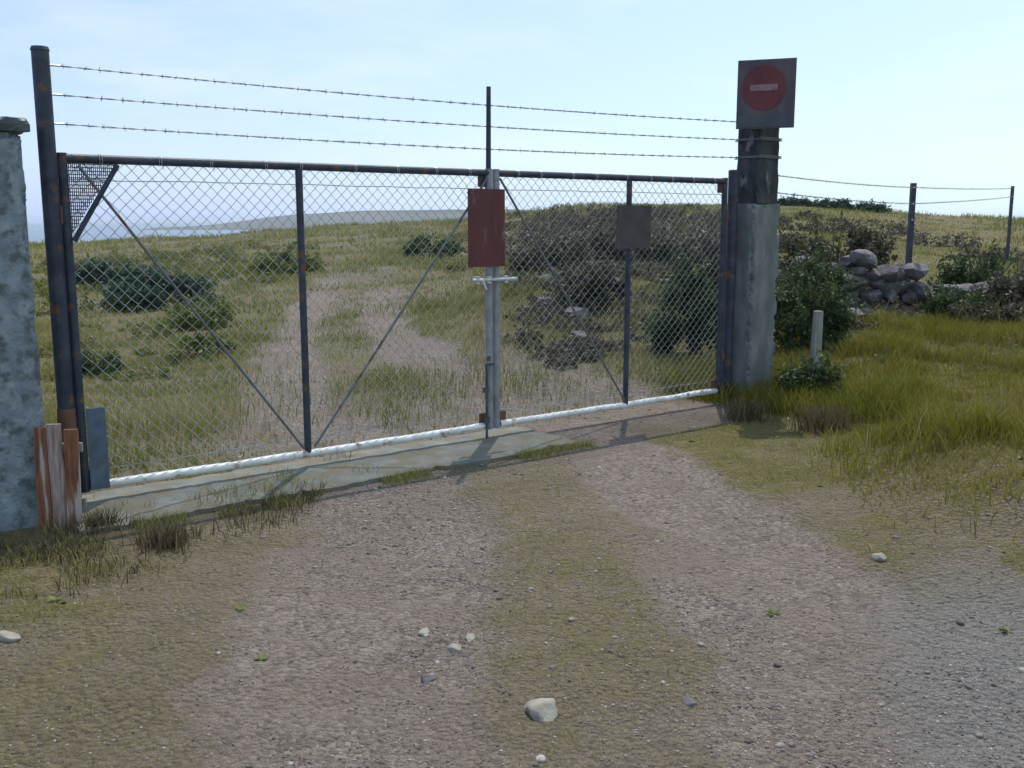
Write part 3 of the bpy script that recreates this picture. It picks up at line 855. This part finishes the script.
# gravel
def gravel(n, rlo, rspan, pw, x0, x1, y0, y1, sub):
    base = []
    for k in range(10):
        bm = rock_bm(1, 900 + k, sub, .6); base.append((np.array([v.co[:] for v in bm.verts]), np.array([[v.index for v in f.verts] for f in bm.faces]))); bm.free()
    x = rng.uniform(x0, x1, n * 6); y = rng.uniform(y0, y1, n * 6)
    keep = rng.random(n * 6) < (.35 + .65 * track_w(x, y)) * (1 - .7 * grass_w(x, y)) * (.15 + .9 * sst(.4, .62, fbm(x * 1.4, y * 1.4, 77)))
    x, y = x[keep][:n], y[keep][:n]; n = len(x)
    r = rlo + rspan * rng.random(n) ** pw
    z = height(x, y)
    kind = rng.integers(0, 10, n); ang = rng.random(n) * 6.283; st = rng.uniform(.75, 1.4, n); tn = rng.random(n)
    VV, TT, CC, o = [], [], [], 0
    for k in range(10):
        m = np.nonzero(kind == k)[0]; v, f = base[k]
        c, s_ = np.cos(ang[m])[:, None], np.sin(ang[m])[:, None]
        vx = v[None, :, 0] * (r[m] * st[m])[:, None]; vy = v[None, :, 1] * r[m][:, None]; vz = v[None, :, 2] * r[m][:, None]
        P = np.stack([vx * c - vy * s_ + x[m][:, None], vx * s_ + vy * c + y[m][:, None], vz + (z[m] + r[m] * .1)[:, None]], -1)
        VV.append(P.reshape(-1, 3)); TT.append((f[None] + (o + np.arange(len(m)) * len(v))[:, None, None]).reshape(-1, 3)); CC.append(np.repeat(tn[m], len(v))); o += len(m) * len(v)
    return np.concatenate(VV), np.concatenate(TT), np.concatenate(CC)
ga_ = gravel(1900, .005, .015, 3.4, -4.5, 5, 2.3, 10, 2)
gb_ = gravel(30000, .0022, .0065, 2.0, -3.2, 3.6, 2.3, 7.0, 1)
m_gr, n_, p_ = new_mat('gravel_stone')
ta_ = n_.nodes.new('ShaderNodeAttribute'); ta_.attribute_name = 'tint'
rr_ = n_.nodes.new('ShaderNodeValToRGB'); rr_.color_ramp.elements[0].color = (.085, .072, .062, 1); rr_.color_ramp.elements[1].color = (.34, .315, .285, 1)
kk_ = rr_.color_ramp.elements.new(.6); kk_.color = (.185, .162, .145, 1)
n_.links.new(ta_.outputs['Fac'], rr_.inputs['Fac'])
nn_ = n_.nodes.new('ShaderNodeTexNoise'); nn_.inputs['Scale'].default_value = 90; nn_.inputs['Detail'].default_value = 4
tt_ = n_.nodes.new('ShaderNodeTexCoord'); n_.links.new(tt_.outputs['Object'], nn_.inputs['Vector'])
mm_ = n_.nodes.new('ShaderNodeMix'); mm_.data_type = 'RGBA'; mm_.blend_type = 'OVERLAY'; mm_.inputs['Factor'].default_value = .5
n_.links.new(rr_.outputs['Color'], mm_.inputs[6]); n_.links.new(nn_.outputs['Fac'], mm_.inputs[7]); n_.links.new(mm_.outputs[2], p_.inputs['Base Color'])
p_.inputs['Roughness'].default_value = .95; p_.inputs['Specular IOR Level'].default_value = .2
v = np.concatenate([ga_[0], gb_[0]]); tr = np.concatenate([ga_[1], gb_[1] + len(ga_[0])])
o = mesh_np('gravel', v, None, tr, m_gr, tint=np.concatenate([ga_[2], gb_[2]]))
tag(o, kind='stuff')

# ------------------------------------------------------------------ grass
def blades(x, y, h, wd, lean=.35, tint=None, z=None):
    n = len(x)
    z = height(x, y) if z is None else z
    a = rng.random(n) * 2 * math.pi
    wx, wy = np.cos(a) * wd / 2, np.sin(a) * wd / 2
    la = rng.random(n) * 2 * math.pi; lm = h * lean * (.3 + rng.random(n))
    lx, ly = np.cos(la) * lm, np.sin(la) * lm
    z0 = z - .015
    P = np.empty((n, 5, 3))
    P[:, 0] = np.stack([x - wx, y - wy, z0], 1); P[:, 1] = np.stack([x + wx, y + wy, z0], 1)
    mx_, my_, mz = x + lx * .35, y + ly * .35, z + h * .58
    P[:, 2] = np.stack([mx_ + wx * .8, my_ + wy * .8, mz], 1); P[:, 3] = np.stack([mx_ - wx * .8, my_ - wy * .8, mz], 1)
    P[:, 4] = np.stack([x + lx, y + ly, z + h], 1)
    o = np.arange(n)[:, None] * 5
    q = o + np.array([[0, 1, 2, 3]]); t = o + np.array([[3, 2, 4]])
    tint = rng.random(n) if tint is None else tint
    return P.reshape(-1, 3), q, t, np.repeat(tint, 5)

def mixed(x, y, f, seed):
    """living green blades with dead straw ones among them, in patches"""
    n_ = len(x)
    p = fbm(x * f, y * f, seed)
    dead = rng.random(n_) < .08 + .55 * sst(.5, .72, p)
    return np.clip(np.where(dead, .8 + .15 * rng.standard_normal(n_), .05 + .6 * p + .14 * rng.standard_normal(n_)), 0, 1)

def join(parts):
    V_, Q_, T_, C_ = [], [], [], []; o = 0
    for (v, q, t, c) in parts:
        V_.append(v); Q_.append(q + o); T_.append(t + o); C_.append(c); o += len(v)
    return np.concatenate(V_), np.concatenate(Q_), np.concatenate(T_), np.concatenate(C_)

def scatter(n, x0, x1, y0, y1, wfun):
    x = rng.uniform(x0, x1, n); y = rng.uniform(y0, y1, n)
    k = rng.random(n) < wfun(x, y)
    return x[k], y[k]
def side(x, y):   # signed distance in front of the gate line
    return (x - GL.x) * GN.x + (y - GL.y) * GN.y
def along(x, y):
    return (x - GL.x) * GU.x + (y - GL.y) * GU.y
def bankw_(x, y): return sst(2.0, 2.9, x - .13 * (y - 6)) * sst(5.0, 6.1, y) * (1 - sst(10, 12, y))
parts = []
# worn short grass in front
x, y = scatter(420000, -4.5, 5, 2.2, 9.5, lambda x, y: np.clip(grass_w(x, y) - .2, 0, 1) * sst(.40, .6, fbm(x * 5, y * 5, 51)) * (side(x, y) > .5))
parts.append(blades(x, y, rng.uniform(.008, .038, len(x)), rng.uniform(.002, .0045, len(x)), 1.1, np.clip(.55 + .2 * rng.standard_normal(len(x)) , 0, 1)))
# field behind the gate
def fieldw(x, y): return np.clip(grass_w(x, y), 0, 1) * (side(x, y) < -.3) * (.3 + .7 * sst(.38, .56, fbm(x * 1.1, y * 1.1, 61)))
x, y = scatter(260000, -9, 9, 6, 16, fieldw)
hh = .05 + .16 * sst(.45, .7, fbm(x * .8, y * .8, 71)) * rng.uniform(.4, 1.1, len(x))
parts.append(blades(x, y, hh, rng.uniform(.005, .011, len(x)), .6, mixed(x, y, .7, 81)))
x, y = scatter(130000, -18, 20, 16, 34, fieldw)
hh = .06 + .22 * sst(.45, .7, fbm(x * .5, y * .5, 71)) * rng.uniform(.4, 1.1, len(x))
parts.append(blades(x, y, hh, rng.uniform(.012, .025, len(x)), .7, mixed(x, y, .4, 81)))
x, y = scatter(120000, -45, 48, 34, 78, fieldw)
hh = .08 + .30 * sst(.45, .7, fbm(x * .3, y * .3, 71)) * rng.uniform(.4, 1.1, len(x))
parts.append(blades(x, y, hh, rng.uniform(.03, .06, len(x)), .8, mixed(x, y, .22, 81)))
# left verge and along the sill
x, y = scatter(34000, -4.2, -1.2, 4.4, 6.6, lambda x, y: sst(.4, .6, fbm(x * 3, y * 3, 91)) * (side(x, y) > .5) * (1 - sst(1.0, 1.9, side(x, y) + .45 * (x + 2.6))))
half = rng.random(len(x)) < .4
xe, ye = [], []
for k in range(5200):
    s_ = rng.random() * (SM + .5); n_ = .56 + abs(rng.normal(0, .07))
    if vnoise(s_ * 3.1, 2.2, 4) < .45: continue
    q_ = gp(s_, 0, n_); xe.append(q_.x); ye.append(q_.y)
xe, ye = np.array(xe), np.array(ye)
parts.append(blades(xe, ye, rng.uniform(.015, .085, len(xe)), rng.uniform(.002, .005, len(xe)), .8))
xe, ye = scatter(5000, -2.6, -.9, 5.2, 7.2, lambda x, y: (np.abs(side(x, y) - .12) < .42) * (along(x, y) < 1.9) * sst(.5, .62, fbm(x * 4, y * 4, 93)))
parts.append(blades(xe, ye, rng.uniform(.05, .12, len(xe)), rng.uniform(.003, .006, len(xe)), .7, np.clip(.4 + .2 * rng.standard_normal(len(xe)), 0, 1)))
parts.append(blades(x[half], y[half], rng.uniform(.02, .09, half.sum()), rng.uniform(.003, .006, half.sum()), .7))
dry = [blades(x[~half], y[~half], rng.uniform(.02, .11, (~half).sum()), rng.uniform(.003, .007, (~half).sum()), .9, np.clip(rng.random((~half).sum()) ** 2.2, 0, 1))]  # dry blades, tinted darker to stand in for pillar and gate shade too
x, y = scatter(26000, -4.5, 5, 2.3, 8.5, lambda x, y: (.08 + .92 * np.clip(grass_w(x, y), 0, 1)) * sst(.42, .62, fbm(x * 2.7, y * 2.7, 57)) * (side(x, y) > .6))
dry.append(blades(x, y, rng.uniform(.006, .018, len(x)), rng.uniform(.002, .004, len(x)), 4.0, np.clip(.75 + .25 * rng.standard_normal(len(x)), 0, 1)))
x, y = scatter(9000, 1.6, 8.5, 4.6, 12, lambda x, y: bankw_(x, y) * sst(.5, .66, fbm(x * 2.2, y * 2.2, 58)))
dry.append(blades(x, y, rng.uniform(.05, .30, len(x)), rng.uniform(.002, .005, len(x)), .8, np.clip(.6 + .3 * rng.standard_normal(len(x)), 0, 1)))
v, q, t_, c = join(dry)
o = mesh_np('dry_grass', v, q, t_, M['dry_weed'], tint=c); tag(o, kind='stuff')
# low broad leaved plants pressed to the worn ground
x, y = scatter(900, -4.2, 5, 2.5, 9, lambda x, y: np.clip(grass_w(x, y), 0, 1) * sst(.5, .66, fbm(x * 1.6, y * 1.6, 59)) * (side(x, y) > .5))
Pr, tr_ = [], []
for i in range(len(x)):
    zb_ = hz(x[i], y[i]); tt_i = rng.random() * .8
    for k in range(rng.integers(5, 11)):
        an = rng.random() * 6.283; ll = rng.uniform(.012, .045); ca, sa = math.cos(an), math.sin(an); wd_ = ll * rng.uniform(.25, .4)
        up = rng.uniform(.15, .6) * ll
        for (u_, v2, w_) in ((0, 0, .004), (.55, 1, .6), (1, 0, 1), (.55, -1, .6)):
            Pr.append((x[i] + ca * ll * u_ - sa * wd_ * v2, y[i] + sa * ll * u_ + ca * wd_ * v2, zb_ + up * w_ + .002)); tr_.append(np.clip(tt_i + rng.uniform(-.15, .2), 0, 1))
o = mesh_np('ground_cover', Pr, np.arange(len(Pr)).reshape(-1, 4), None, M['fresh_bush'], tint=tr_); tag(o, kind='stuff')
v, q, t_, c = join(parts)
o = mesh_np('grass', v, q, t_, M['grass'], tint=c); tag(o, kind='stuff')

# taller tussocky grass on the bank at the right
parts = []
def bankw(x, y): return sst(2.0, 2.9, x - .13 * (y - 6) + .5 * (fbm(x * 2, y * 2, 14) - .5)) * sst(5.0, 6.1, y + 1.0 * (fbm(x * 1.5, y * 1.5, 15) - .5)) * (1 - sst(12, 13.2, y)) * (.35 + .65 * sst(.36, .56, fbm(x * 2.4, y * 2.4, 16)))
x, y = scatter(300000, 1.9, 9.5, 4.0, 13.2, bankw)
hh = (.04 + .20 * sst(.42, .7, fbm(x * 1.5, y * 1.5, 17))) * rng.uniform(.35, 1.2, len(x)) * (.55 + .45 * sst(5, 6.3, y))
hh = np.where(rng.random(len(x)) < .012, hh * 1.9 + .05, hh)
parts.append(blades(x, y, hh, rng.uniform(.004, .010, len(x)), .75, mixed(x, y, 1.2, 18)))
x, y = scatter(16000, 1.55, 3.2, 7.2, 10.5, lambda x, y: (along(x, y) > GLEN - .15) * sst(-.4, -.1, side(x, y) + .6) * 1.0)
parts.append(blades(x, y, rng.uniform(.06, .28, len(x)), rng.uniform(.005, .010, len(x)), .55, np.clip(.25 + .25 * rng.standard_normal(len(x)), 0, 1)))
v, q, t_, c = join(parts)
o = mesh_np('bank_grass', v, q, t_, M['verge_grass'], tint=c); tag(o, kind='stuff')

# ------------------------------------------------------------------ bushes
def leaf_cloud(n, rx, ry, rz, leaf, seed, upright=.3):
    """leaves through a lumpy volume and along shoots that stick out of it, base at the origin"""
    r2 = np.random.default_rng(seed)
    nl = 18
    th = r2.random(nl) * 6.283; rr = np.sqrt(r2.random(nl)) * .78
    zc = r2.uniform(.12, .80, nl) * (1 - .55 * rr)
    lob = np.stack([np.cos(th) * rr * rx, np.sin(th) * rr * ry, zc * rz], 1)
    lr = r2.uniform(.13, .33, nl)
    ns = int(n * .34); nb = n - ns
    k = r2.integers(0, nl, nb)
    d = r2.standard_normal((nb, 3)); d /= np.linalg.norm(d, axis=1)[:, None]
    rad = r2.random(nb) ** .5
    p = lob[k] + d * (rad * lr[k])[:, None] * np.array([rx, ry, rz])
    # shoots
    m = max(6, ns // 26); sd0 = lob[r2.integers(0, nl, m)]
    dv = r2.standard_normal((m, 3)) * np.array([.8, .8, .5]) + np.array([0, 0, .75]); dv /= np.linalg.norm(dv, axis=1)[:, None]
    ln = r2.uniform(.2, .62, m)
    kk = r2.integers(0, m, ns); u = r2.random(ns)
    ps = sd0[kk] + dv[kk] * (ln[kk] * u)[:, None] * np.array([rx, ry, rz]) + r2.standard_normal((ns, 3)) * leaf * .9
    p = np.concatenate([p, ps])
    lt = np.concatenate([r2.uniform(-.25, .25, nl)[k], r2.uniform(-.1, .3, m)[kk]])
    ok = p[:, 2] > .01; p = p[ok]; lt = lt[ok]; n = len(p)
    a = r2.standard_normal((n, 3)); a /= np.linalg.norm(a, axis=1)[:, None]
    b_ = np.cross(a, r2.standard_normal((n, 3))); b_ /= np.linalg.norm(b_, axis=1)[:, None]
    L_ = leaf * r2.uniform(.45, 1.6, n)[:, None]
    P = np.stack([p - a * L_, p + b_ * L_ * .42, p + a * L_, p - b_ * L_ * .42], 1).reshape(-1, 3)
    q = np.arange(n)[:, None] * 4 + np.array([[0, 1, 2, 3]])
    tint = np.clip(.45 + lt + .2 * r2.standard_normal(n), 0, 1)
    return P, q, np.repeat(tint, 4)

def bush(x, y, rx, ry, rz, n, leaf, mat, label, seed, group=None):
    g = hz(x, y)
    t = empty('bush', (x, y, g), label, 'bush', group)
    P, q, c = leaf_cloud(n, rx, ry, rz, leaf, seed)
    mesh_np('foliage', P, q, None, M[mat], parent=t, tint=c)
    st = MB(); rr = random.Random(seed)
    for k in range(16):
        e = Vector((rr.uniform(-.5, .5) * rx, rr.uniform(-.5, .5) * ry, rr.uniform(.5, 1.0) * rz))
        mid = Vector((e.x * .35, e.y * .35, e.z * .5))
        st.tube((e.x * .08, e.y * .08, -.05), mid, .014 * (rz + .3), .010 * (rz + .3), seg=6); st.tube(mid, e, .010 * (rz + .3), .003, seg=6)
    st.build('stem', M['bark'], t)
    return t

bush(2.82, 9.15, .36, .30, .50, 5200, .022, 'bush', 'bright green bush at the foot of the thick grey post', 1)
bush(3.72, 12.4, .45, .5, 1.15, 9000, .028, 'bush', 'dark bush against the left end of the tumbled wall', 2)
bush(-6.6, 18.8, 1.15, .7, .78, 12000, .034, 'teal_bush', 'low dark green bush in the field behind the left leaf', 3)
bush(-2.4, 30, .9, .7, .7, 6000, .04, 'bush', 'small round bush far up the field beside the track', 4)
bush(2.05, 11.2, .6, .45, 1.05, 10000, .028, 'bush', 'dark bush seen through the mesh beside the right hinge post', 5)
bush(5.6, 12.5, .55, .4, .55, 6000, .028, 'bush', 'low bush in front of the middle of the tumbled wall', 6)
bush(7.4, 12.9, .45, .35, .5, 5000, .028, 'teal_bush', 'low bluish green bush in front of the wall near the right edge', 8)

bush(3.35, 11.4, .55, .45, 1.0, 9000, .026, 'bush', 'dense dark bush close behind the right side of the thick post', 9)
bush(6.6, 13.0, .8, .5, .85, 9000, .030, 'dark_scrub', 'brown green bush at the right end of the tumbled wall', 10)
bush(5.75, 12.1, .55, .4, .5, 6000, .026, 'dark_scrub', 'low brown bush in grass in front of the wall end', 22)
bush(6.9, 14.6, .9, .6, .95, 8000, .03, 'bush', 'dark bush between the thin fence post and the right edge', 23)
bush(8.3, 15.2, .9, .6, 1.0, 8000, .034, 'bush', 'dark bush under the skyline near the right edge post', 11)
bush(5.0, 15.6, 1.0, .6, 1.25, 9000, .034, 'dark_scrub', 'wide brown bush rising behind the tumbled wall', 12)
bush(2.9, 14.2, .9, .7, 1.25, 9000, .032, 'dark_scrub', 'big brown green bush behind the right end of the gate', 13)
bush(1.15, 13.2, .6, .5, .7, 7000, .028, 'dark_scrub', 'brown bush seen through the mesh below the plum board', 14)
bush(.55, 17.5, .9, .7, .9, 7000, .034, 'dark_scrub', 'rounded brown bush on the slope just right of the red board', 15)
bush(2.3, 20.5, 1.2, .9, 1.1, 8000, .04, 'dark_scrub', 'broad brown bush high on the slope behind the plum board', 16)
bush(-3.9, 12.6, .40, .35, .34, 3500, .024, 'fresh_bush', 'small yellow green bush left of the track near the gate', 17)
bush(-4.9, 15.5, .6, .5, .5, 4500, .028, 'fresh_bush', 'yellow green bush left of the track in mid field', 18)
bush(-9.8, 24.0, 1.3, .9, .8, 7000, .04, 'teal_bush', 'dark green bush far left in the field beside the navy gate post', 19)
bush(-6.0, 27.0, 1.2, .9, .7, 6000, .04, 'fresh_bush', 'fresh green bush far up the field left of the middle upright', 20)
bush(-4.7, 11.2, .35, .3, .25, 2600, .022, 'bush', 'tiny low bush by the kick plate end of the gate', 21)

# hedge on the skyline
x0, yy = 17.5, 66
g = hz(20, yy)
t = empty('hedge', (x0 + 3.4, yy, hz(x0 + 3.4, yy)), 'dark low hedge on the skyline right of the thick post', 'hedge')
Ps, qs, cs, o_ = [], [], [], 0
for k in range(9):
    P, q, c = leaf_cloud(1500, .8, .7, .75, .09, 40 + k)
    xx = -3.6 + k * .85
    P = P + np.array([xx, 0, hz(x0 + 3.4 + xx, yy) - hz(x0 + 3.4, yy) - .1]); Ps.append(P); qs.append(q + o_); cs.append(c); o_ += len(P)
mesh_np('foliage', np.concatenate(Ps), np.concatenate(qs), None, M['teal_bush'], parent=t, tint=np.concatenate(cs))

# scrub: one continuous mass of low twiggy growth
Ps, qs, cs, o_ = [], [], [], 0
def add_scrub(n, x0, x1, y0, y1, wf, rmin, rmax, nl, leaf):
    global o_
    x, y = scatter(n, x0, x1, y0, y1, wf)
    for i in range(len(x)):
        r = random.uniform(rmin, rmax)
        P, q, c = leaf_cloud(nl, r, r, r * random.uniform(.5, 1.0), leaf, 1000 + i + int(x0 * 7))
        P = P + np.array([x[i], y[i], hz(x[i], y[i]) - .04]); Ps.append(P); qs.append(q + o_); cs.append(np.clip(c + random.uniform(-.25, .25), 0, 1)); o_ += len(P)
offtrack = lambda x, y: (np.abs(x - track_c(y)) > 1.7) * 1.0
add_scrub(1000, .0, 5.8, 10.3, 27, lambda x, y: .95 * offtrack(x, y) * (side(x, y) < -1.9), .14, .38, 420, .022)
add_scrub(420, .3, 9, 22, 50, lambda x, y: .9 * (x / y < .23) * (x / y > .012), .3, .8, 240, .045)
add_scrub(330, -.5, 15, 24, 62, lambda x, y: .8 * offtrack(x, y) * sst(.35, .5, fbm(x * .2, y * .2, 98)), .3, .95, 260, .05)
add_scrub(620, 3.2, 11.5, 11.9, 17.5, lambda x, y: .8 + 0 * x, .14, .3, 380, .022)
add_scrub(70, -14, -3, 9.5, 40, lambda x, y: .6 * offtrack(x, y) * sst(.45, .6, fbm(x * .4, y * .4, 99)), .12, .35, 260, .025)
sV, sQ, sC = Ps, qs, cs
Ps, qs, cs, o_ = [], [], [], 0
add_scrub(420, -17, -1, 12, 46, lambda x, y: offtrack(x, y) * sst(.40, .56, fbm(x * .28, y * .28, 97)), .25, .75, 300, .034)
add_scrub(120, -8, -1.2, 9.6, 16, lambda x, y: offtrack(x, y) * sst(.42, .58, fbm(x * .5, y * .5, 96)), .12, .30, 300, .02)
add_scrub(110, 3.0, 9.5, 10.0, 13.6, lambda x, y: .7 + 0 * x, .12, .26, 320, .02)
o = mesh_np('vegetation', np.concatenate(Ps), np.concatenate(qs), None, M['field_green'], tint=np.concatenate(cs)); tag(o, kind='stuff')
Ps, qs, cs = sV, sQ, sC
o = mesh_np('undergrowth', np.concatenate(Ps), np.concatenate(qs), None, M['scrub'], tint=np.concatenate(cs)); tag(o, kind='stuff')

# dry weed clumps in front of the gate
def weed(px, py, n, h, label, mat='dry_weed', spread=.06):
    p = ground_at(px, py)
    x = p.x + rng.normal(0, spread, n); y = p.y + rng.normal(0, spread, n)
    v, q, t_, c = blades(x, y, rng.uniform(.4, 1.1, n) * h, rng.uniform(.004, .009, n), .55)
    v = v - np.array([p.x, p.y, p.z])
    o = mesh_np('weed_clump', v, q, t_, M[mat], tint=c); o.location = p
    tag(o, label, 'weeds', 'weed clumps round the gate')
weed(165, 545, 420, .13, 'dark dry weed clump in front of the left leaf')
weed(98, 530, 260, .12, 'dry weed clump at the foot of the left gate post')
weed(745, 420, 380, .22, 'straw weed clump at the foot of the right hinge post', spread=.08)
weed(822, 432, 520, .24, 'brown weed clump beside the dark hollow of the right bank', spread=.09)

# ------------------------------------------------------------------ sea haze
hb = MB().box((0, 4300, -15.5), 12200, 9600, 61)
ho = hb.build('haze', bpy.data.materials.new('haze_air')); tag(ho, kind='stuff')
hmat = ho.data.materials[0]; hmat.use_nodes = True
hn = hmat.node_tree; hn.nodes.remove(hn.nodes['Principled BSDF'])
pv = hn.nodes.new('ShaderNodeVolumePrincipled'); pv.inputs['Color'].default_value = (.80, .88, 1.0, 1); pv.inputs['Density'].default_value = .00016; pv.inputs['Anisotropy'].default_value = .2
hn.links.new(pv.outputs[0], hn.nodes['Material Output'].inputs['Volume'])
